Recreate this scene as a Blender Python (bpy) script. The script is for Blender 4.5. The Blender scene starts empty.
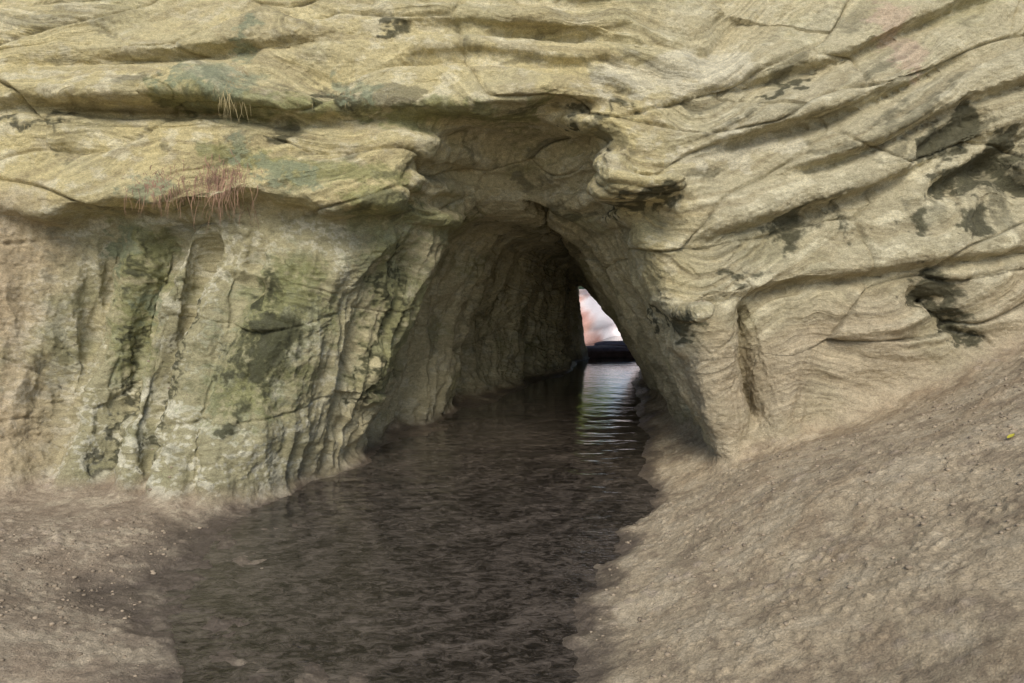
import bpy, math, numpy as np, time
from mathutils import Vector
T0=time.time()
rng=np.random.default_rng(7)
f32=np.float32
# ------------------------------------------------------------------ noise
PERM=rng.permutation(256).astype(np.int32); PERM=np.concatenate([PERM,PERM,PERM])
GR=rng.normal(size=(256,3)).astype(f32); GR/=np.linalg.norm(GR,axis=1)[:,None]
GX,GY,GZ=[np.ascontiguousarray(GR[:,i]) for i in range(3)]
def perlin1(x,y,z):
    fx=np.floor(x);fy=np.floor(y);fz=np.floor(z)
    xi=fx.astype(np.int32);yi=fy.astype(np.int32);zi=fz.astype(np.int32)
    xf=x-fx;yf=y-fy;zf=z-fz
    u=xf*xf*xf*(xf*(xf*6-15)+10);v=yf*yf*yf*(yf*(yf*6-15)+10);w=zf*zf*zf*(zf*(zf*6-15)+10)
    xi&=255;yi&=255;zi&=255
    A=[PERM[xi],PERM[(xi+1)&255]]
    def g(a,b,c):
        h=PERM[PERM[A[a]+((yi+b)&255)]+((zi+c)&255)]
        return GX[h]*(xf-a)+GY[h]*(yf-b)+GZ[h]*(zf-c)
    def L(a,b,t): return a+(b-a)*t
    return 1.5*L(L(L(g(0,0,0),g(1,0,0),u),L(g(0,1,0),g(1,1,0),u),v),
             L(L(g(0,0,1),g(1,0,1),u),L(g(0,1,1),g(1,1,1),u),v),w)
def perlin(x,y,z):
    x=np.asarray(x,f32);y=np.asarray(y,f32);z=np.asarray(z,f32)
    x,y,z=np.broadcast_arrays(x,y,z)
    if x.ndim!=1 or len(x)<60000: return perlin1(x,y,z).astype(f32)
    o=np.empty(len(x),f32)
    for i in range(0,len(x),40000): o[i:i+40000]=perlin1(x[i:i+40000],y[i:i+40000],z[i:i+40000])
    return o
def fbm(x,y,z,o=4,g=.5):
    a=1.;s=0;n=0
    for i in range(o):
        s=s+a*perlin(x*2.03**i+i*17.3,y*2.03**i+i*5.1,z*2.03**i-i*9.7); n+=a; a*=g
    return s/n*1.3
def ridge(x,y,z,o=3,g=.5):
    a=1.;s=0;n=0
    for i in range(o):
        s=s+a*(1-np.abs(perlin(x*2.1**i+i*7.3,y*2.1**i+3.1*i,z*2.1**i+i))*2); n+=a; a*=g
    return s/n
def worley1(x,y,z):
    xi=np.floor(x).astype(np.int32);yi=np.floor(y).astype(np.int32);zi=np.floor(z).astype(np.int32)
    d1=np.full(x.shape,9.,f32);d2=d1.copy();cid=np.zeros(x.shape,np.int32)
    for a in(-1,0,1):
        for b in(-1,0,1):
            for c in(-1,0,1):
                h=PERM[PERM[PERM[(xi+a)&255]+((yi+b)&255)]+((zi+c)&255)]
                d=np.sqrt((xi+a+GX[h]*.5+.5-x)**2+(yi+b+GY[h]*.5+.5-y)**2+(zi+c+GZ[h]*.5+.5-z)**2)
                cid=np.where(d<d1,h,cid)
                d2=np.minimum(d2,np.maximum(d1,d)); d1=np.minimum(d1,d)
    return d1,d2,cid
def worley(x,y,z):
    n=len(x);a=np.empty(n,f32);b=np.empty(n,f32);c=np.empty(n,np.int32)
    for i in range(0,n,40000):
        s=slice(i,i+40000);a[s],b[s],c[s]=worley1(x[s],y[s],z[s])
    return a,b,c
def ss(a,b,x):
    t=np.clip((x-a)/(b-a),0,1); return t*t*(3-2*t)
def smax(a,b,k):
    h=np.maximum(k-np.abs(a-b),0)/k; return np.maximum(a,b)+h*h*k*.25
def smin(a,b,k): return -smax(-a,-b,k)
def seg(x,z,x0,z0,x1,z1,w):
    dx,dz=x1-x0,z1-z0; L=dx*dx+dz*dz+1e-9
    t=np.clip(((x-x0)*dx+(z-z0)*dz)/L,0,1)
    d2=(x-x0-t*dx)**2+(z-z0-t*dz)**2
    return np.exp(-d2/(w*w))
# ------------------------------------------------------------------ ground, tunnel, cliff fields
YK=[-8,0,3.4,4.3,6.6,8.6,11.3,14,16.5,22]
XL=[-1.0,-1.3,-1.35,-1.58,-1.60,-1.2,-.1,1.0,1.3,1.2]
XR=[-.7,-.5,.15,.38,1.15,1.5,1.9,2.40,2.85,3.7]
def ground(x,y):
    xl=np.interp(y,YK,XL);xr=np.interp(y,YK,XR)
    wob=.10*np.sin(y*2.3)+.06*np.sin(y*5.1+1)
    r=x-xr-wob*.6; l=xl+wob-x
    gr=.42*r-.05+.05*np.sin(x*1.7+y*.9)*ss(0,1.5,r)
    gl=.055*l-.02+.04*ss(.5,1.6,l)+.02*np.sin(x*2.1+y*1.3)*ss(0,1,l)
    gl=gl+.22*ss(.6,2.4,l)*ss(5.8,3.6,y)
    g=smax(gr,gl,.25)
    g=smax(g,-.12+.065*ss(7.0,5.0,y)+0*g,.12)
    return np.minimum(g,1.9+.12*x)
TY=[4.6,5.6,6.5,7.4,8.6,11.3,14,16.5,18]
def tunnel(x,y,z):
    xl=np.interp(y,TY,[-3.0,-2.35,-2.02,-1.84,-1.58,-.70,.66,1.58,1.6])
    ll=np.interp(y,TY,[.34,.38,.42,.42,.38,.28,.10,-.12,-.1])
    xr=np.interp(y,TY,[2.6,2.25,2.12,2.14,2.22,2.42,2.75,3.22,3.5])
    lr=np.interp(y,TY,[.30,.36,.40,.48,.57,.64,.68,.92,.9])
    zr=np.interp(y,TY,[3.4,3.3,3.05,2.80,2.58,2.44,2.2,1.66,1.9])
    kk=np.interp(y,TY,[1.,1.0,.95,.85,.75,.5,.3,.15,.15])
    xl=xl+.12*np.sin(y*2.6+.6)+.05*np.sin(y*6.1)
    xr=xr+.07*np.sin(y*2.6)
    sc1=.34*np.exp(-((y-8.7)/.7)**2-((z-1.5)/.6)**2)+.38*np.exp(-((y-11.6)/1.3)**2-((z-1.0)/.8)**2)
    a=(x-(xl+ll*z)+sc1); b=((xr-lr*z)-x)*.9; c=zr-z
    t=smin(smin(a,b,kk),c,kk*.8)
    xc=np.interp(y,[7.5,9,11,14,16.5],[.10,.42,.72,1.2,1.6])
    f=np.minimum(np.minimum(.10-np.abs(x-xc-.1*(z-2.2)),zr+.30-z),np.minimum(np.minimum(y-8.2,z-1.2),14.2-y))
    t=smax(t,f,.12)
    q=np.sqrt(((x-.06)/.92)**2+((y-6.5)/1.55)**2+((z-2.78)/.64)**2)
    t=smax(t,(1-q)*.5,.14)
    return t
def front(x,z):
    L=ss(-.4,-1.0,x)*ss(-4.6,-3.7,x)
    R=ss(1.2,2.2,x)
    W=6.45+.13*np.maximum(z-2.6,0)+.22*np.maximum(z-3.45,0)
    zl=2.55+.07*np.sin(x*2.0)+.04*np.sin(x*5.3+1)+.02*np.sin(x*13)
    W=W+.26*L*ss(zl+.03,zl-.05,z)-.20*ss(-.3,-1.,x)*ss(zl-.04,zl+.04,z)*ss(zl+.62,zl+.10,z)*(.75+.35*np.sin(x*3.1))
    W=W-.30*L*np.exp(-((x+2.2)/.75)**2)*ss(2.4,1.3,z)
    W=W-.42*ss(-.8,-1.8,x)*ss(1.2,-.1,z)-.22*ss(-1.4,-2.4,x)*ss(2.0,.0,z)
    cx=x+.12*np.sin(z*1.9)-.10*z
    W=W+.28*L*ss(2.45,2.1,z)*(np.exp(-((cx+3.47)/.12)**2)+.9*np.exp(-((cx+3.10)/.08)**2)+.8*np.exp(-((cx+3.95)/.12)**2)+.4*np.exp(-((cx+2.62)/.08)**2))
    W=W-.20*ss(-4.0,-4.8,x)*ss(3.2,1.5,z)
    zg=3.34+.06*np.sin(x*1.3)+.03*np.sin(x*4.1)
    G=ss(1.0,.2,x)*(.75+.35*np.sin(x*1.9+1))
    W=W+.26*G*np.exp(-((z-zg)/.07)**2)-.20*G*ss(zg+.02,zg+.08,z)*ss(zg+.42,zg+.12,z)
    zg2=3.95+.16*np.sin(x*.9+2)
    G2=ss(1.6,.6,x)*(.5+.5*np.sin(x*1.7))
    W=W+.14*G2*np.exp(-((z-zg2)/.05)**2)-.12*ss(zg2,zg2+.08,z)*ss(zg2+.4,zg2+.1,z)*G2
    s=z-.36*(x-1.7)+.05*np.sin(x*2.7)
    W=W+R*(.12-.10*ss(2.0,4.5,x))
    for s0,d,sg,x0,x1 in((3.02,.18,.05,1.2,3.6),(2.62,.16,.05,2.4,6),(2.25,.13,.05,1.5,4.2),(3.5,.12,.05,1.6,5)):
        m=R*ss(x0-.4,x0+.5,x)*ss(x1+.7,x1-.5,x)
        W=W-m*d*ss(s0-.03,s0+.04,s)*ss(s0+.40,s0+.08,s)+m*.10*np.exp(-((s-s0+.05)/sg)**2)
    s2=z-.16*(x-1.7)
    W=W-R*.12*ss(1.73,1.80,s2)*ss(2.1,1.83,s2)+R*.08*np.exp(-((s2-1.70)/.04)**2)
    W=W-.16*np.exp(-((x-1.85)/.20)**2)*ss(2.3,1.7,z)
    W=W+.40*seg(x,z,2.02,1.62,2.20,.70,.07)
    W=W-.14*np.exp(-((x-2.42)/.20)**2)*ss(1.6,1.2,z)
    for (x0,z0,x1,z1,w,d) in((3.55,3.02,4.05,3.30,.10,.22),(3.80,2.70,4.5,3.10,.11,.26),
                            (3.55,1.78,3.72,1.70,.09,.20),(3.72,1.70,4.0,1.42,.09,.20),(2.45,2.3,2.55,2.5,.16,.10),(4.25,2.9,4.5,2.7,.09,.22)):
        W=W+d*seg(x,z,x0,z0,x1,z1,w)
    return W
def nosef(F,x,y,z,k):
    for (cx,cy,cz,rx,ry,rz,sl) in((1.12,6.35,2.68,.36,.44,.10,.10),(.86,6.35,2.84,.16,.38,.16,.2),(1.50,6.12,1.66,.13,.34,.09,.2)):
        q=(np.abs((x-cx)/rx)**3+np.abs((y-cy)/ry)**3+np.abs((z-cz-sl*(x-cx))/rz)**3)**(1/3.)
        F=smax(F,(1-q)*rz,k)
    return F
def rockF(x,y,z):
    W=front(x,z)
    F=(y-W)*.8
    F=smin(F,7.0-.43*(y-6.5)-z,.4)
    F=smin(F,(17.2+.15*np.sin(x*2)-y),.3)
    T=tunnel(x,y,z)
    k=.16+.6*ss(.2,-.8,x)*ss(2.3,1.6,z)*ss(8,7,y)
    F=smin(F,-T,k)
    F=nosef(F,x,y,z,.12)
    return F
def field(x,y,z):
    R=rockF(x,y,z); g=ground(x,y)-z
    return smax(R,g*.9,.22),R,g
# ------------------------------------------------------------------ surface nets
def axis(lo,a,b,hi,st,gr=1.14,st2=None,b2=None):
    m=list(np.arange(a,b,st))
    if b2: m+=list(np.arange(b,b2,st2))
    v=m[0];d=st;l=[]
    while v>lo: d*=gr; v-=d; l.append(v)
    v=m[-1];d=st2 or st;r=[]
    while v<hi: d*=gr; v+=d; r.append(v)
    return np.array(l[::-1]+m+r,f32)
ax=axis(-14,-5.1,5.2,14,.044)
ay=axis(-9,2.9,8.4,18.2,.044,1.14,.07,17.6)
az=axis(-.5,-.3,4.7,8.0,.044)
X=ax[:,None,None];Y=ay[None,:,None];Z=az[None,None,:]
F=np.empty((len(ax),len(ay),len(az)),f32)
for i in range(0,len(ax),8):
    a_,b_,c_=np.broadcast_arrays(X[i:i+8],Y,Z)
    F[i:i+8]=field(a_,b_,c_)[0]
print("field",F.shape,time.time()-T0)
S=F>0
tot=np.zeros(tuple(s-1 for s in S.shape),np.int8)
for a in(0,1):
    for b in(0,1):
        for d in(0,1):
            tot+=S[a:S.shape[0]-1+a,b:S.shape[1]-1+b,d:S.shape[2]-1+d]
I,J,K=np.nonzero((tot>0)&(tot<8))
idx=np.full(tot.shape,-1,np.int32); idx[I,J,K]=np.arange(len(I))
acc=np.zeros((len(I),3),f32);cnt=np.zeros(len(I),f32)
cor=[(a,b,d) for a in(0,1) for b in(0,1) for d in(0,1)]
for p in cor:
    for q in cor:
        if sum(abs(np.array(p)-np.array(q)))==1 and p<q:
            fa=F[I+p[0],J+p[1],K+p[2]];fb=F[I+q[0],J+q[1],K+q[2]]
            m=(fa>0)!=(fb>0)
            t=np.where(m,fa/(fa-fb+1e-12),0)
            A=np.stack([ax[I+p[0]],ay[J+p[1]],az[K+p[2]]],1);B=np.stack([ax[I+q[0]],ay[J+q[1]],az[K+q[2]]],1)
            acc+=np.where(m[:,None],A+(B-A)*t[:,None],0);cnt+=m
V=acc/cnt[:,None]
faces=[]
sx=S[:-1]!=S[1:]
i,j,k=np.nonzero(sx[:,1:-1,1:-1]);j+=1;k+=1
q=np.stack([idx[i,j-1,k-1],idx[i,j,k-1],idx[i,j,k],idx[i,j-1,k]],1); fl=S[i,j,k]
q[~fl]=q[~fl][:,::-1]; faces.append(q)
sy=S[:,:-1]!=S[:,1:]
i,j,k=np.nonzero(sy[1:-1,:,1:-1]);i+=1;k+=1
q=np.stack([idx[i-1,j,k-1],idx[i-1,j,k],idx[i,j,k],idx[i,j,k-1]],1); fl=S[i,j,k]
q[~fl]=q[~fl][:,::-1]; faces.append(q)
sz=S[:,:,:-1]!=S[:,:,1:]
i,j,k=np.nonzero(sz[1:-1,1:-1,:]);i+=1;j+=1
q=np.stack([idx[i-1,j-1,k],idx[i,j-1,k],idx[i,j,k],idx[i-1,j,k]],1); fl=S[i,j,k]
q[~fl]=q[~fl][:,::-1]; faces.append(q)
FA=np.concatenate(faces)
print("SN verts",len(V),"faces",len(FA),"t",time.time()-T0)
def mkmesh(name,V,FA,n=4):
    me=bpy.data.meshes.new(name)
    me.vertices.add(len(V)); me.vertices.foreach_set("co",np.asarray(V,f32).ravel())
    me.loops.add(FA.size); me.loops.foreach_set("vertex_index",FA.astype(np.int32).ravel())
    me.polygons.add(len(FA)); me.polygons.foreach_set("loop_start",np.arange(0,FA.size,n,dtype=np.int32))
    me.update(calc_edges=True); me.validate()
    me.polygons.foreach_set("use_smooth",np.ones(len(me.polygons),bool))
    return me
def link(ob): bpy.context.scene.collection.objects.link(ob); return ob
def setcol(me,name,col):
    a=me.color_attributes.new(name,'FLOAT_COLOR','POINT')
    c=np.ones((len(col),4),f32); c[:,:col.shape[1]]=col; a.data.foreach_set("color",c.ravel())
me=mkmesh("tmp",V,FA)
tmp=link(bpy.data.objects.new("tmp",me))
md=tmp.modifiers.new("s",'SUBSURF');md.levels=2;md.render_levels=2
dg=bpy.context.evaluated_depsgraph_get()
me2=bpy.data.meshes.new_from_object(tmp.evaluated_get(dg))
bpy.data.objects.remove(tmp)
n=len(me2.vertices)
def getco(m):
    c=np.empty(len(m.vertices)*3,f32);m.vertices.foreach_get("co",c);return c.reshape(-1,3)
def getno(m):
    c=np.empty(len(m.vertices)*3,f32);m.vertex_normals.foreach_get("vector",c);return c.reshape(-1,3)
P=getco(me2);N=getno(me2)
k=np.argmin((P[:,0]+3)**2+(P[:,1]-4)**2+P[:,2]**2)
if N[k,2]<0:
    me2.flip_normals(); N=-N
print("subdiv verts",n,"t",time.time()-T0)
x,y,z=[np.ascontiguousarray(q) for q in P.T]
R=rockF(x,y,z); g=ground(x,y)-z
wn=fbm(x*1.6,y*1.6,z*1.6,4)
sand=ss(-.12,.12,g-R*.9+.16*wn)
rock=1-sand
intun=ss(6.4,7.4,y)*rock
left=ss(-.2,-1.1,x);right=ss(.9,1.9,x)
# ---- displacement
w1=perlin(x*.9,y*.9,z*.9);w2=perlin(x*.9+40,y*.9,z*.9);w3=fbm(x*2.2+9,y*2.2,z*2.2,3);w4=fbm(x*.5+70,y*.5,z*.8,2)
hz=N.copy(); hz[:,2]*=.45
lowl=left*ss(2.6,2.4,z)
colm=ss(1.2,1.5,x)*ss(2.9,2.5,x)*ss(1.9,1.6,z)*rock
c1,c2,cid=worley(x*.42+.25*w1,y*.42,(z-.25*right*(x-1.5))*1.25+.3*w2)
dip=(GX[cid]*.40)*(1-.4*right)
tilt=.30*right*ss(1.0,3.0,z)+.12*right
curve=.55*np.exp(-((x-.1)/1.3)**2)*ss(6.2,7.5,y)
sc=z-tilt*(x-1.5)-dip*(x+.4*y)+.22*w1+.07*w3+.35*w4*(1-.5*right)+curve*(x-.1)**2*.6
setedge=np.exp(-((c2-c1)/.025)**2)
am=ss(-.35,.35,w2+.5*w3)
lay=perlin(sc*3.8,x*.25,y*.25+3); lay=np.sign(lay)*np.abs(lay)**.7
lay2=np.clip(perlin(sc*11,x*.6+5,y*.6)*2.4,-1,1)
lay3=perlin(sc*30,x*1.3,y*1.3+8)
stA=(1-.65*lowl)*(1-.8*colm)
disp=(.045*lay*stA+.020*lay2*am*stA+.009*lay3*(.2+.8*am))*(1-.35*intun)
disp-=.035*setedge*(1-.5*lowl)*(1-colm)
nich=ss(1.15,.75,np.abs(x-.06))*ss(6.5,6.75,y)*ss(8.2,7.4,y)*ss(2.2,2.45,z)
zz_=z+.05*w3+.04*np.sin(x*3)
disp+=nich*.075*np.sign(np.sin(zz_*21))*np.abs(np.sin(zz_*21))**.5
d1,d2,_=worley(x*1.3+.3*w2,y*1.3+.3*w1,sc*2.0)
disp+=-.13*ss(.60,.05,d1)*ss(-.1,.35,w2+.3*w1)*(1-colm)
e1,e2,_=worley(x*2.0+.35*w3,y*2.0,z*2.6+.4*w1+.3*w3); disp+=.07*(e1-.45)*(.3+.7*ss(-.3,.3,w1))
h1,h2,_=worley(x*6+.6*w3,y*6,sc*8); disp+=.012*(h1-.45)*ss(-.2,.3,-w1+w3)
disp-=.028*np.exp(-((d2-d1)/.016)**2)*ss(.15,.5,perlin(x*.8+3,y*.8,z*.8))
fl=ridge((x-.12*z)*2.0+.35*w1+.15*w3,y*2.0,z*.35,3)
low=ss(2.55,2.1,z)
disp+=.12*(fl-.6)*low*np.maximum(lowl,colm*.6)+.13*(fl-.6)*low*ss(6.6,7.2,y)*ss(1.3,.6,x)
rb=ridge(x*.45,y*1.3+.35*w2+.3*z,z*.5,3)
disp+=.17*(rb-.55)*intun
disp+=.06*w1+.035*fbm(x*1.9,y*1.9,z*1.9,2)+.019*fbm(x*6,y*6,z*8,4,.62)+.009*fbm(x*26,y*26,z*32,2)
rockd=disp
pb1,pb2,_=worley(x*9,y*9,z*9)
al=-.8*x-.6*y; cr_=.6*x-.8*y
strk=fbm(al*.7+.4*w1,cr_*3.2+.5*w3,z*.5,4,.55)
sd=.05*fbm(x*.8,y*.8,z,3)+.020*strk*(.4+.6*right)+.014*fbm(x*4.4,y*4.4,z*4,4,.6)
clump=ss(-.1,.4,fbm(x*1.1+8,y*1.1,0*z,2))
lb=ss(-.4,-1.4,x)
k1,k2,_=worley(x*16+w3,y*16,z*16)
sd+=.022*ss(.42,.15,pb1)*clump*(.2+.8*lb)+.011*ss(.45,.1,k1)*ss(-.1,.4,w2+w3+.2*lb)+.005*fbm(x*20,y*20,z*20,2,.6)
gy=np.exp(-((x+1.78+.25*(y-4)+.08*np.sin(y*5)+.05*w3)/.05)**2)*ss(5.6,4.8,y)
sd-=.08*gy
chan=ss(.10,-.02,z)*ss(7.5,6.0,y)
sd=sd*(.6+.4*ss(0,.12,z))+chan*(.045*fbm(x*1.3+.5*w3,y*1.9,0*z+3,3)+.030*fbm(x*5,y*7,0*z+3,3,.6)-.016)
D=hz*(rockd*rock)[:,None]; D[:,2]+=sd*sand; D[:,:2]+=N[:,:2]*(sd*sand)[:,None]
P2=P+D
me2.vertices.foreach_set("co",P2.astype(f32).ravel()); me2.update()
print("disp",time.time()-T0)
# ---- surface colours (linear albedo)
def C(r,g_,b): return np.array([r,g_,b],f32)
def mix(c,col,m): return c+(col-c)*np.clip(m,0,1)[:,None]
n1=fbm(x*1.3+11,y*1.3,z*2.0,4);n2=fbm(x*4+3,y*4,z*6,4,.6);n3=fbm(x*11,y*11,z*15+2,3,.65)
n4=fbm(x*34,y*34,z*44+2,2,.7)
col=np.tile(C(.58,.495,.26),(n,1))
col=mix(col,C(.47,.42,.26),ss(-.3,.5,n1)*.7)
col=mix(col,C(.47,.425,.295),right*.8)
col=mix(col,C(.74,.68,.48),ss(.05,.40,n2+.3*lay+.2*n4)*.65)
col=mix(col,C(.31,.25,.14),ss(.1,.6,-lay2+n2)*.45)
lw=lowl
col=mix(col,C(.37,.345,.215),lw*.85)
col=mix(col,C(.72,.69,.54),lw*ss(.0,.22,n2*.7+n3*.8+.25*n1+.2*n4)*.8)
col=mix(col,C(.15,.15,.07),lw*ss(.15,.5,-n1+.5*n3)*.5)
col=mix(col,C(.60,.53,.33),intun*.85)  # tunnel rock painted lighter to make up for weak light inside
col=mix(col,C(.32,.30,.14),intun*ss(.05,.5,n1+.4*n2)*.55)
col=mix(col,C(.74,.69,.50),intun*ss(.05,.35,n2+.3*n3)*.5)
col=mix(col,C(.53,.415,.27),ss(-3.7,-4.5,x+.3*n1)*ss(2.9,2.3,z)*.85)
col=mix(col,C(.48,.395,.275),right*ss(1.9,1.0,z+.4*n1-.12*(x-2))*.75*(1-.6*intun))
col=mix(col,C(.20,.21,.10),ss(.15,.5,n1-.2*n2)*ss(3.8,2.6,z)*.35*(1-right*.6)*(1-.5*intun))
gm_=np.zeros(n,f32)
for (x0,z0,x1,z1,w) in((-2.3,1.0,-2.0,1.7,.42),(-1.1,2.2,-1.2,.9,.28),(-.4,2.2,-.3,1.4,.35),(-1.3,2.5,-.6,2.45,.15),(-3.3,2.2,-3.5,1.2,.25),(-1.0,3.35,.2,3.4,.10),(-3.0,3.5,-1.2,3.45,.10),(-2.6,2.95,-1.0,2.75,.12)):
    gm_=np.maximum(gm_,seg(x+.3*n2,z+.2*n1,x0,z0,x1,z1,w))
col=mix(col,C(.20,.215,.075),ss(.2,.9,gm_+.7*n3+.3*n2+.2*n4)*ss(.08,.3,gm_)*rock*.65*ss(9.5,8,y))
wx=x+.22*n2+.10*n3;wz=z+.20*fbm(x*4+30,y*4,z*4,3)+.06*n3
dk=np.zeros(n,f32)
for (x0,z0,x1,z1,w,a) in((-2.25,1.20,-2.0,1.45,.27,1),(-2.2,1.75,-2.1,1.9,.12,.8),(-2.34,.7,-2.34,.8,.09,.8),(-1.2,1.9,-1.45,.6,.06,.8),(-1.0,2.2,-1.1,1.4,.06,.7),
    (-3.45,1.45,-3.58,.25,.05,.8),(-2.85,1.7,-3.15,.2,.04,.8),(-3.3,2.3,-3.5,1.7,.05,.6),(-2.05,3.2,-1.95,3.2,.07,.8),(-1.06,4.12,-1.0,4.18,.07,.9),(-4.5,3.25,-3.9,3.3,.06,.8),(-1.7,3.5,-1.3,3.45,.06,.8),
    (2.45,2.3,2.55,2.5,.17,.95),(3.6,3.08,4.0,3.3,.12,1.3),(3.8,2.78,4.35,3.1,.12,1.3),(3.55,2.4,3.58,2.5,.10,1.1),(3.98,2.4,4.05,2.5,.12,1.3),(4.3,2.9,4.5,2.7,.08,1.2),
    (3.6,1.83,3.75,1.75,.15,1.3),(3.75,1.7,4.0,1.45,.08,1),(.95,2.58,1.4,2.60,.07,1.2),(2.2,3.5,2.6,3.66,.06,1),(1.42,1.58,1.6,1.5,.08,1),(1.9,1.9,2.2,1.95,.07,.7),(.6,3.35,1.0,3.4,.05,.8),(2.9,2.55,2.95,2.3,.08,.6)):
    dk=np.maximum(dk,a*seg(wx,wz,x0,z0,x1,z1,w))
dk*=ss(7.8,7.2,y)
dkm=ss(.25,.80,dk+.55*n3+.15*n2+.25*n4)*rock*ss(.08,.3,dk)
col=mix(col,C(.055,.055,.030),dkm*.85)  # moss and stains, plus painted shade in hollows, grooves and under ledges
st=ss(.25,.5,perlin(x*1.8+.4*n2,y*1.8,sc*6+20)+.35*n3)
col=mix(col,C(.10,.095,.055),st*.55*ss(1.9,2.6,z)*ss(5.2,3.6,z))
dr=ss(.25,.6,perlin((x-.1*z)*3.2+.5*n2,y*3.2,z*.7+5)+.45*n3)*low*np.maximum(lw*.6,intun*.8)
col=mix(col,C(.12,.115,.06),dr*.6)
tl=np.zeros(n,f32)
for (x0,z0,x1,z1,w) in((-2.85,3.66,-2.35,3.60,.15),(-3.32,1.60,-3.22,1.75,.12),(-3.2,2.65,-3.0,2.72,.12),(-3.55,2.1,-3.5,2.3,.11),(-2.1,2.85,-1.7,2.75,.1),(-2.4,3.85,-2.3,4.2,.07),(-2.35,2.9,-2.3,3.1,.06),(-1.5,3.6,-1.2,3.5,.07)):
    tl=np.maximum(tl,seg(wx,wz,x0,z0,x1,z1,w))
col=mix(col,C(.25,.28,.18),ss(.25,.8,tl+.7*n3+.3*n4)*ss(.1,.35,tl)*rock*.7)
pk=seg(wx,wz,3.35,4.35,3.5,3.85,.14)
col=mix(col,C(.55,.39,.30),ss(.25,.8,pk+.5*n3)*ss(.1,.3,pk)*.5)
pw=np.maximum(seg(wx,wz,1.0,3.7,1.9,3.75,.22),seg(wx,wz,1.4,3.0,2.4,3.1,.12))
col=mix(col,C(.72,.67,.51),ss(.3,.8,pw+.6*n3)*.55)
scol=np.tile(C(.47,.38,.255),(n,1))
scol=mix(scol,C(.35,.28,.20),lb*.9)
scol=mix(scol,C(.60,.51,.365),ss(.0,.4,n2+.4*n3+.3*n1)*.5)
scol=mix(scol,C(.25,.19,.13),ss(.0,.4,-n2+.5*n3)*.55)
scol=mix(scol,C(.36,.27,.17),ss(.0,.35,strk+.3*n3)*.6*right)
wet=ss(.09,.0,P2[:,2]+.06*n1+.04*n2)
scol=mix(scol,C(.10,.080,.065),wet*.85)
scol=mix(scol,C(.42,.34,.26),ss(.40,.2,pb1)*clump*.6*(1-wet))
scol=mix(scol,C(.09,.07,.05),gy*.7)
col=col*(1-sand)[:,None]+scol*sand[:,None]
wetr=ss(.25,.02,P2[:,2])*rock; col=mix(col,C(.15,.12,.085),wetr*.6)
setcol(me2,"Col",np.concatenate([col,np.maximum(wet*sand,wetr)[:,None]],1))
setcol(me2,"Bed",np.stack([sc*.05+.5,sand,(am*.7+.3)*(1-.6*lowl)],1).astype(f32))
print("col",time.time()-T0)
me2.polygons.foreach_set("use_smooth",np.ones(len(me2.polygons),bool))
me2.name="sandstone_cliff"
cliff=link(bpy.data.objects.new("sandstone_cliff_cave",me2))
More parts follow.
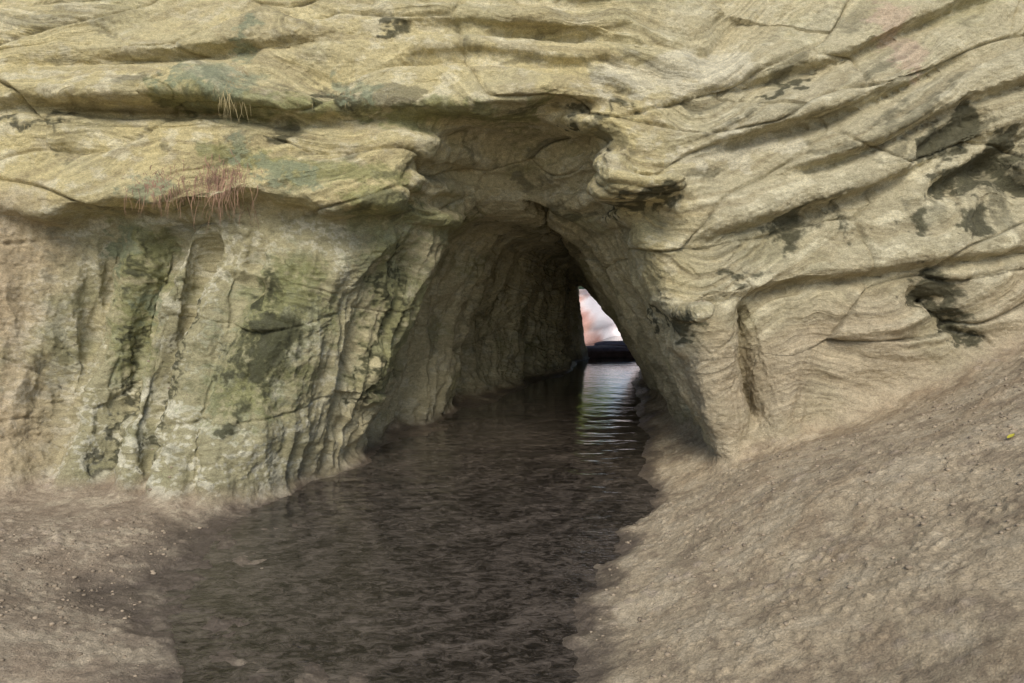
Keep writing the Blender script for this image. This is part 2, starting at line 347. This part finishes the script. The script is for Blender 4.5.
# ------------------------------------------------------------------ materials
def nm(name):
    m=bpy.data.materials.new(name);m.use_nodes=True;nt=m.node_tree
    return m,nt,nt.nodes,nt.links,nt.nodes["Principled BSDF"]
def mth(nd,ln,op,a,b):
    q=nd.new("ShaderNodeMath");q.operation=op
    for i,v in enumerate((a,b)):
        if isinstance(v,(int,float)): q.inputs[i].default_value=v
        else: ln.new(v,q.inputs[i])
    return q.outputs[0]
def mrange(nd,ln,v,a,b,c,d):
    q=nd.new("ShaderNodeMapRange");ln.new(v,q.inputs[0])
    for i,w in enumerate((a,b,c,d)): q.inputs[i+1].default_value=w
    return q.outputs[0]
def rockmat(name,mott=(.70,1.26),bump=.9,bed=False):
    m,nt,nd,ln,b=nm(name)
    at=nd.new("ShaderNodeVertexColor");at.layer_name="Col"
    tc=nd.new("ShaderNodeTexCoord")
    n1=nd.new("ShaderNodeTexNoise");n1.inputs["Scale"].default_value=18;n1.inputs["Detail"].default_value=9;n1.inputs["Roughness"].default_value=.74
    n2=nd.new("ShaderNodeTexNoise");n2.inputs["Scale"].default_value=80;n2.inputs["Detail"].default_value=5;n2.inputs["Roughness"].default_value=.65
    mp=nd.new("ShaderNodeMapping");mp.inputs["Scale"].default_value=(1,1,1.8)
    ln.new(tc.outputs["Object"],mp.inputs[0])
    for q in(n1,n2): ln.new(mp.outputs[0],q.inputs["Vector"])
    mu=mth(nd,ln,'MULTIPLY',mrange(nd,ln,n1.outputs[0],.3,.7,mott[0],mott[1]),mrange(nd,ln,n2.outputs[0],.3,.7,.66,1.30))
    h=mth(nd,ln,'ADD',n1.outputs[0],mth(nd,ln,'MULTIPLY',n2.outputs[0],.45))
    if bed:
        ab=nd.new("ShaderNodeVertexColor");ab.layer_name="Bed"
        sp=nd.new("ShaderNodeSeparateColor");ln.new(ab.outputs[0],sp.inputs[0])
        sx_=nd.new("ShaderNodeSeparateXYZ");ln.new(tc.outputs["Object"],sx_.inputs[0])
        cb=nd.new("ShaderNodeCombineXYZ")
        ln.new(mth(nd,ln,'MULTIPLY',sx_.outputs[0],1.1),cb.inputs[0]);ln.new(mth(nd,ln,'MULTIPLY',sx_.outputs[1],1.1),cb.inputs[1]);ln.new(mth(nd,ln,'MULTIPLY',sp.outputs[0],20*26.),cb.inputs[2])
        nb=nd.new("ShaderNodeTexNoise");nb.inputs["Scale"].default_value=1;nb.inputs["Detail"].default_value=5;nb.inputs["Roughness"].default_value=.62;ln.new(cb.outputs[0],nb.inputs["Vector"])
        msk=mth(nd,ln,'MULTIPLY',mth(nd,ln,'SUBTRACT',1,sp.outputs[1]),sp.outputs[2])
        d=mth(nd,ln,'MULTIPLY',mth(nd,ln,'SUBTRACT',nb.outputs[0],.5),msk)
        mu=mth(nd,ln,'MULTIPLY',mu,mrange(nd,ln,d,-.2,.2,.70,1.26))
        h=mth(nd,ln,'MULTIPLY',h,mrange(nd,ln,sp.outputs[1],0,1,.9,.7))
        h=mth(nd,ln,'ADD',h,mth(nd,ln,'MULTIPLY',d,1.2))
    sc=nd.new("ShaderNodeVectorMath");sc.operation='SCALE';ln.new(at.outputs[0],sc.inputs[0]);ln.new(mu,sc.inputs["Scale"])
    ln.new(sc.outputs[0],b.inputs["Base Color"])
    ln.new(mrange(nd,ln,at.outputs[1],0,1,.92,.33),b.inputs["Roughness"])
    bp=nd.new("ShaderNodeBump");bp.inputs["Strength"].default_value=bump;bp.inputs["Distance"].default_value=.035
    ln.new(h,bp.inputs["Height"]);ln.new(bp.outputs[0],b.inputs["Normal"])
    b.inputs["Specular IOR Level"].default_value=.3
    return m
mrock=rockmat("sandstone_soil",bed=True)
mplain=rockmat("plain_soil")
cliff.data.materials.clear();cliff.data.materials.append(mrock)
# ------------------------------------------------------------------ water
wxs=np.arange(-3.4,5.0,.024);wys=np.concatenate([np.arange(-8,2.8,.12),np.arange(2.8,9,.018),np.arange(9,20,.035),np.arange(20,32,.3)])
WX,WY=np.meshgrid(wxs,wys,indexing='ij')
wx_,wy_=WX.ravel(),WY.ravel()
o0=0*wx_
pat=ss(-.25,.35,fbm(wx_*1.0+3,wy_*.7,o0+2,4))
lat=ss(6.5,4.8,wy_);mid=ss(12.5,8.5,wy_)
qa=fbm(wx_*.55,wy_*.55,o0+7,3);qb=fbm(wx_*.55+30,wy_*.55,o0+17,3)
ux=wx_+1.6*qa;uy=wy_+1.3*qb-.3*wx_
hh=.010*ridge(ux*1.8,uy*2.9,o0+1,4,.6)*(.10+.90*pat)*lat
hh=hh+(.0020+.0105*mid)*(1-.4*lat)*fbm(wx_*1.5+.5*qa,wy_*3.3+.5*qb,o0+4,3,.50)
hh=hh+.0016*fbm(wx_*7,wy_*13,o0+24,2)
WV=np.stack([wx_,wy_,hh-.006],1)
a=np.arange(len(wxs)*len(wys)).reshape(len(wxs),len(wys))
WF=np.stack([a[:-1,:-1],a[1:,:-1],a[1:,1:],a[:-1,1:]],-1).reshape(-1,4)
wm=mkmesh("stream_water",WV,WF)
bedc=ss(-.4,.5,fbm(ux*1.6,uy*3.0,o0+9,5,.7))
setcol(wm,"SiltRipple",np.stack([bedc,lat,mid],1).astype(f32))
water=link(bpy.data.objects.new("stream_water",wm))
m,nt,nd,ln,b=nm("shallow_water")
tc=nd.new("ShaderNodeTexCoord");mp=nd.new("ShaderNodeMapping");mp.inputs["Scale"].default_value=(1,1.7,1);mp.inputs["Rotation"].default_value=(0,0,.35)
ln.new(tc.outputs["Object"],mp.inputs[0])
sl=nd.new("ShaderNodeVertexColor");sl.layer_name="SiltRipple";sp=nd.new("ShaderNodeSeparateColor");ln.new(sl.outputs[0],sp.inputs[0])
nz=nd.new("ShaderNodeTexNoise");nz.inputs["Scale"].default_value=17;nz.inputs["Detail"].default_value=5;nz.inputs["Distortion"].default_value=1.2;ln.new(mp.outputs[0],nz.inputs["Vector"])
nb=nd.new("ShaderNodeTexNoise");nb.inputs["Scale"].default_value=10;nb.inputs["Detail"].default_value=11;nb.inputs["Roughness"].default_value=.82;nb.inputs["Distortion"].default_value=1.0;ln.new(mp.outputs[0],nb.inputs["Vector"])
fac=mth(nd,ln,'ADD',mth(nd,ln,'MULTIPLY',sp.outputs[0],.22),mth(nd,ln,'MULTIPLY',mrange(nd,ln,nb.outputs[0],.32,.68,0,1),.78))  # silt mottling plus ripple reflections painted as light and dark streaks
cr=nd.new("ShaderNodeValToRGB");cr.color_ramp.elements[0].position=.32;cr.color_ramp.elements[0].color=(.014,.012,.010,1);cr.color_ramp.elements[1].position=.95;cr.color_ramp.elements[1].color=(.17,.14,.115,1)
ln.new(fac,cr.inputs[0]);ln.new(cr.outputs[0],b.inputs["Base Color"])
bp=nd.new("ShaderNodeBump");bp.inputs["Distance"].default_value=.010;ln.new(mrange(nd,ln,sp.outputs[1],0,1,.13,.6),bp.inputs["Strength"]);ln.new(nz.outputs[0],bp.inputs["Height"]);ln.new(bp.outputs[0],b.inputs["Normal"])
b.inputs["Roughness"].default_value=.03;b.inputs["IOR"].default_value=1.65
water.data.materials.append(m)
# ------------------------------------------------------------------ far canyon beyond the exit
us=np.arange(-9,16,.08);vs=np.arange(-.4,1.5,.06)
U,Vv=np.meshgrid(us,vs,indexing='ij');u=U.ravel();v=Vv.ravel()
yy=22.5+.8*v-2.6*ss(3.3,2.0,u)+.3*np.sin(u*.9)-ss(6,9,u)*3
yy=yy-.35*fbm(u*.8,v*1.2,0*u,3)-.18*perlin(v*3+.2*u,u*.2,0*u)-.07*fbm(u*3,v*7,0*u,3)
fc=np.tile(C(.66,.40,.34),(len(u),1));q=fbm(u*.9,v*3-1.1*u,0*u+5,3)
fc=mix(fc,C(.90,.84,.86),ss(2.3,2.9,u+.4*q+.5*v));fc=mix(fc,C(.42,.2,.16),ss(.0,.4,-q)*.6*ss(3.0,2.4,u));fc=mix(fc,C(.66,.54,.58),ss(.05,.3,-q)*.5*ss(2.5,3.2,u))  # right part painted near white for overexposed sunlight
a=np.arange(len(us)*len(vs)).reshape(len(us),len(vs));FF=np.stack([a[:-1,:-1],a[1:,:-1],a[1:,1:],a[:-1,1:]],-1).reshape(-1,4)
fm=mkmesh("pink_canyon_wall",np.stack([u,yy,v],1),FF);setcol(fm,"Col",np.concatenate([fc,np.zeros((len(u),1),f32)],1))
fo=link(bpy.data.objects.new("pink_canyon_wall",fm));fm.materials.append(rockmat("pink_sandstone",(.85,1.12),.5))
us=np.arange(-30,40,.6);vs=np.arange(0,40,.6);U,Vv=np.meshgrid(us,vs,indexing='ij');u=U.ravel();v=Vv.ravel()
zz=1.25+.03*v+.1*fbm(u*.2,v*.2,0*u,3);yy=23.6+v
gc=np.tile(C(.16,.19,.06),(len(u),1))
a=np.arange(len(us)*len(vs)).reshape(len(us),len(vs));FF=np.stack([a[:-1,:-1],a[1:,:-1],a[1:,1:],a[:-1,1:]],-1).reshape(-1,4)
hm_=mkmesh("hillside",np.stack([u,yy,zz],1),FF);setcol(hm_,"Col",np.concatenate([gc,np.zeros((len(u),1),f32)],1))
link(bpy.data.objects.new("hillside_terrain",hm_));hm_.materials.append(mplain)
B=300.
gm=mkmesh("ground",np.array([[-B,-B,-.55],[B,-B,-.55],[B,B,-.55],[-B,B,-.55]]),np.array([[0,1,2,3]]));setcol(gm,"Col",np.tile(np.array([.3,.24,.17,0],f32),(4,1)))
link(bpy.data.objects.new("ground",gm));gm.materials.append(mplain)
def leaves(name,cent,rad,cnt,size,cols,seed):
    r=np.random.default_rng(seed)
    ci=r.integers(0,len(cent),cnt)
    p=r.normal(size=(cnt,3));p/=np.linalg.norm(p,axis=1)[:,None];p*=(r.random((cnt,1))**.45)
    c0=np.asarray(cent)[ci]+p*np.asarray(rad)[ci][:,None]*np.array([1,1,.8])
    a=r.normal(size=(cnt,3));a/=np.linalg.norm(a,axis=1)[:,None];b_=np.cross(a,r.normal(size=(cnt,3)));b_/=np.linalg.norm(b_,axis=1)[:,None]
    s=size*(.6+.8*r.random((cnt,1)))
    vv=np.stack([c0-a*s,c0-b_*s*.45,c0+a*s,c0+b_*s*.45],1).reshape(-1,3)
    cc=np.asarray(cols)[r.integers(0,len(cols),cnt)]*(.7+.6*r.random((cnt,1)));cc=np.repeat(cc,4,0)
    me=mkmesh(name,vv,np.arange(cnt*4).reshape(-1,4));setcol(me,"Col",np.concatenate([cc,np.zeros((len(cc),1))],1).astype(f32))
    o=link(bpy.data.objects.new(name,me))
    m,nt,nd,ln,b=nm(name+"_leaf");at=nd.new("ShaderNodeVertexColor");at.layer_name="Col";ln.new(at.outputs[0],b.inputs["Base Color"]);b.inputs["Roughness"].default_value=.6
    me.materials.append(m);return o
r=np.random.default_rng(3);cent=[];rad=[]
for i in range(60):
    cent.append([r.uniform(-3,11),r.uniform(23.8,25.2),r.uniform(2.0,4.0)]);rad.append(r.uniform(.4,.75))
leaves("bushes",cent,rad,34000,.085,[[.50,.60,.12],[.64,.72,.22],[.36,.46,.08]],5)  # leaf colours raised so sunlight is painted into them
# ------------------------------------------------------------------ rocks
def rocks(name,items,mat,seed,sub=3,pw=.75):
    import bmesh
    bm=bmesh.new();r=np.random.default_rng(seed)
    for (cx,cy,cz,sx_,sy_,sz_) in items:
        t=bmesh.ops.create_icosphere(bm,subdivisions=sub,radius=1)
        o=r.uniform(0,50,3);vs_=t['verts'];A=np.array([v.co[:] for v in vs_])
        k=.25*fbm(A[:,0]*1.1+o[0],A[:,1]*1.1+o[1],A[:,2]*1.1+o[2],3);A=np.sign(A)*np.abs(A)**pw
        A=A*(1+k)[:,None];an=r.uniform(0,6.28)*(sub<3);ca,sa=math.cos(an),math.sin(an)
        for v,q in zip(vs_,A):
            X_=q[0]*sx_;Y_=q[1]*sy_;v.co=(cx+X_*ca-Y_*sa,cy+X_*sa+Y_*ca,cz+q[2]*sz_)
    me=bpy.data.meshes.new(name);bm.to_mesh(me);bm.free()
    me.polygons.foreach_set("use_smooth",np.ones(len(me.polygons),bool))
    o=link(bpy.data.objects.new(name,me));me.materials.append(mat);return me
def plainrock(name,c):
    m,nt,nd,ln,b=nm(name);tc=nd.new("ShaderNodeTexCoord");q=nd.new("ShaderNodeTexNoise");q.inputs["Scale"].default_value=7;q.inputs["Detail"].default_value=6
    ln.new(tc.outputs["Object"],q.inputs["Vector"]);cr=nd.new("ShaderNodeValToRGB");cr.color_ramp.elements[0].position=.3;cr.color_ramp.elements[1].position=.7
    cr.color_ramp.elements[0].color=(*[k*.55 for k in c],1);cr.color_ramp.elements[1].color=(*[k*1.4 for k in c],1);ln.new(q.outputs[0],cr.inputs[0]);ln.new(cr.outputs[0],b.inputs["Base Color"]);b.inputs["Roughness"].default_value=.85
    bp=nd.new("ShaderNodeBump");bp.inputs["Strength"].default_value=.5;bp.inputs["Distance"].default_value=.02;ln.new(q.outputs[0],bp.inputs["Height"]);ln.new(bp.outputs[0],b.inputs["Normal"]);return m
rocks("dark_rock_ledge",[(2.0,17.3,.06,1.1,.35,.17),(3.3,17.6,.04,.9,.4,.15),(2.5,17.9,.14,.5,.3,.14)],plainrock("dark_wet_rock",(.10,.07,.075)),4,4,.7)
r=np.random.default_rng(12)
items=[]
def surf(px,py,zt=2.2):
    ok,loc,no,i_=cliff.ray_cast(Vector((px,py,zt)),Vector((0,0,-1)));return loc if ok else None
for i in range(4200):
    if i<2000: px,py=r.normal(-2.8,1.0),r.normal(4.4,.8)
    else: px,py=r.uniform(.3,4.4),r.uniform(3.2,6.1)
    if px>-1.7 and px<.3: continue
    l=surf(px,py)
    if l is None or l.z<.02 or l.z>1.8: continue
    s=.003+.013*r.random()**4
    items.append((px,py,l.z+s*.1,s*r.uniform(.8,1.5),s,s*.6))
rocks("pebbles",items,plainrock("pebble_stone",(.30,.24,.17)),6,1)
# ------------------------------------------------------------------ dry hanging roots
def strands(name,roots,col,seed):
    r=np.random.default_rng(seed);vv=[];ff=[]
    for (px,pz,spread,zs,nn,L) in roots:
        for i in range(nn):
            sx_=px+r.normal()*spread;sz_=pz+r.normal()*zs
            ok,loc,no,_=cliff.ray_cast(Vector((sx_,3.0,sz_)),Vector((0,1,0)))
            if not ok: continue
            p=np.array(loc)+np.array([0,-.004,0]);d=np.array([r.normal()*.5,-.3,-.3]);ln_=L*r.uniform(.3,1.2);k=7;w=.0026
            base=len(vv)
            for j in range(k):
                t=j/(k-1);vv.append(p-np.array([w*(1-t*.8),0,0]));vv.append(p+np.array([w*(1-t*.8),0,0]))
                d=d*.6+np.array([r.normal()*.35,.05,-.75])*.5;p=p+d/np.linalg.norm(d)*ln_/k
            for j in range(k-1): ff.append([base+2*j,base+2*j+1,base+2*j+3,base+2*j+2])
    me=mkmesh(name,np.array(vv),np.array(ff));o=link(bpy.data.objects.new(name,me));me.materials.append(plainrock(name+"_straw",col));return o
strands("hanging_roots",[(-3.0,2.76,.10,.08,130,.24),(-2.5,2.78,.12,.10,170,.30),(-2.7,2.78,.25,.05,60,.16)],(.30,.18,.12),8)
strands("dry_grass_tuft",[(-2.36,3.64,.035,.10,110,.34),(-4.3,3.3,.3,.05,60,.06),(-1.6,3.5,.3,.05,50,.06)],(.33,.27,.14),9)
l=surf(2.85,4.15);
if l:
    t=np.linspace(0,1,7);w=.014*np.sin(np.pi*t)**.8
    vv=[];ff=[]
    for i in range(7): vv+= [[(t[i]-.5)*.06,-w[i],.004+.006*t[i]],[(t[i]-.5)*.06,0,.001],[(t[i]-.5)*.06,w[i],.008]]
    for i in range(6):
        a_=3*i;ff+=[[a_,a_+3,a_+4,a_+1],[a_+1,a_+4,a_+5,a_+2]]
    me=mkmesh("fallen_leaf",np.array(vv),np.array(ff));o=link(bpy.data.objects.new("fallen_leaf",me));o.location=l+Vector((0,0,.012));o.rotation_euler=(0,-.35,.3);me.materials.append(plainrock("yellow_leaf",(.5,.45,.05)))
# ------------------------------------------------------------------ light, camera
w=bpy.data.worlds.new("World");bpy.context.scene.world=w;w.use_nodes=True
sk=w.node_tree.nodes.new("ShaderNodeTexSky");sk.sky_type='NISHITA';sk.sun_disc=False
EL,AZ=math.radians(41),math.radians(182)
sk.sun_elevation=EL;sk.sun_rotation=AZ
w.node_tree.links.new(sk.outputs[0],w.node_tree.nodes["Background"].inputs[0]);w.node_tree.nodes["Background"].inputs[1].default_value=.15
sd_=bpy.data.lights.new("sun",'SUN');sd_.energy=3.1;sd_.angle=math.radians(28);sd_.color=(1,.92,.78)
so=link(bpy.data.objects.new("sun",sd_));dv=Vector((math.sin(AZ)*math.cos(EL),math.cos(AZ)*math.cos(EL),math.sin(EL)))
so.rotation_euler=dv.to_track_quat('Z','Y').to_euler()
cd=bpy.data.cameras.new("camera");cd.lens=26;cd.clip_end=1000;cd.clip_start=.05
co=link(bpy.data.objects.new("camera",cd));co.location=(0,0,2.0);co.rotation_euler=(math.radians(90-5.5),0,0)
bpy.context.scene.camera=co
s=bpy.context.scene;s.view_settings.view_transform='Standard';s.view_settings.look='None';s.view_settings.exposure=0
print("done",time.time()-T0)
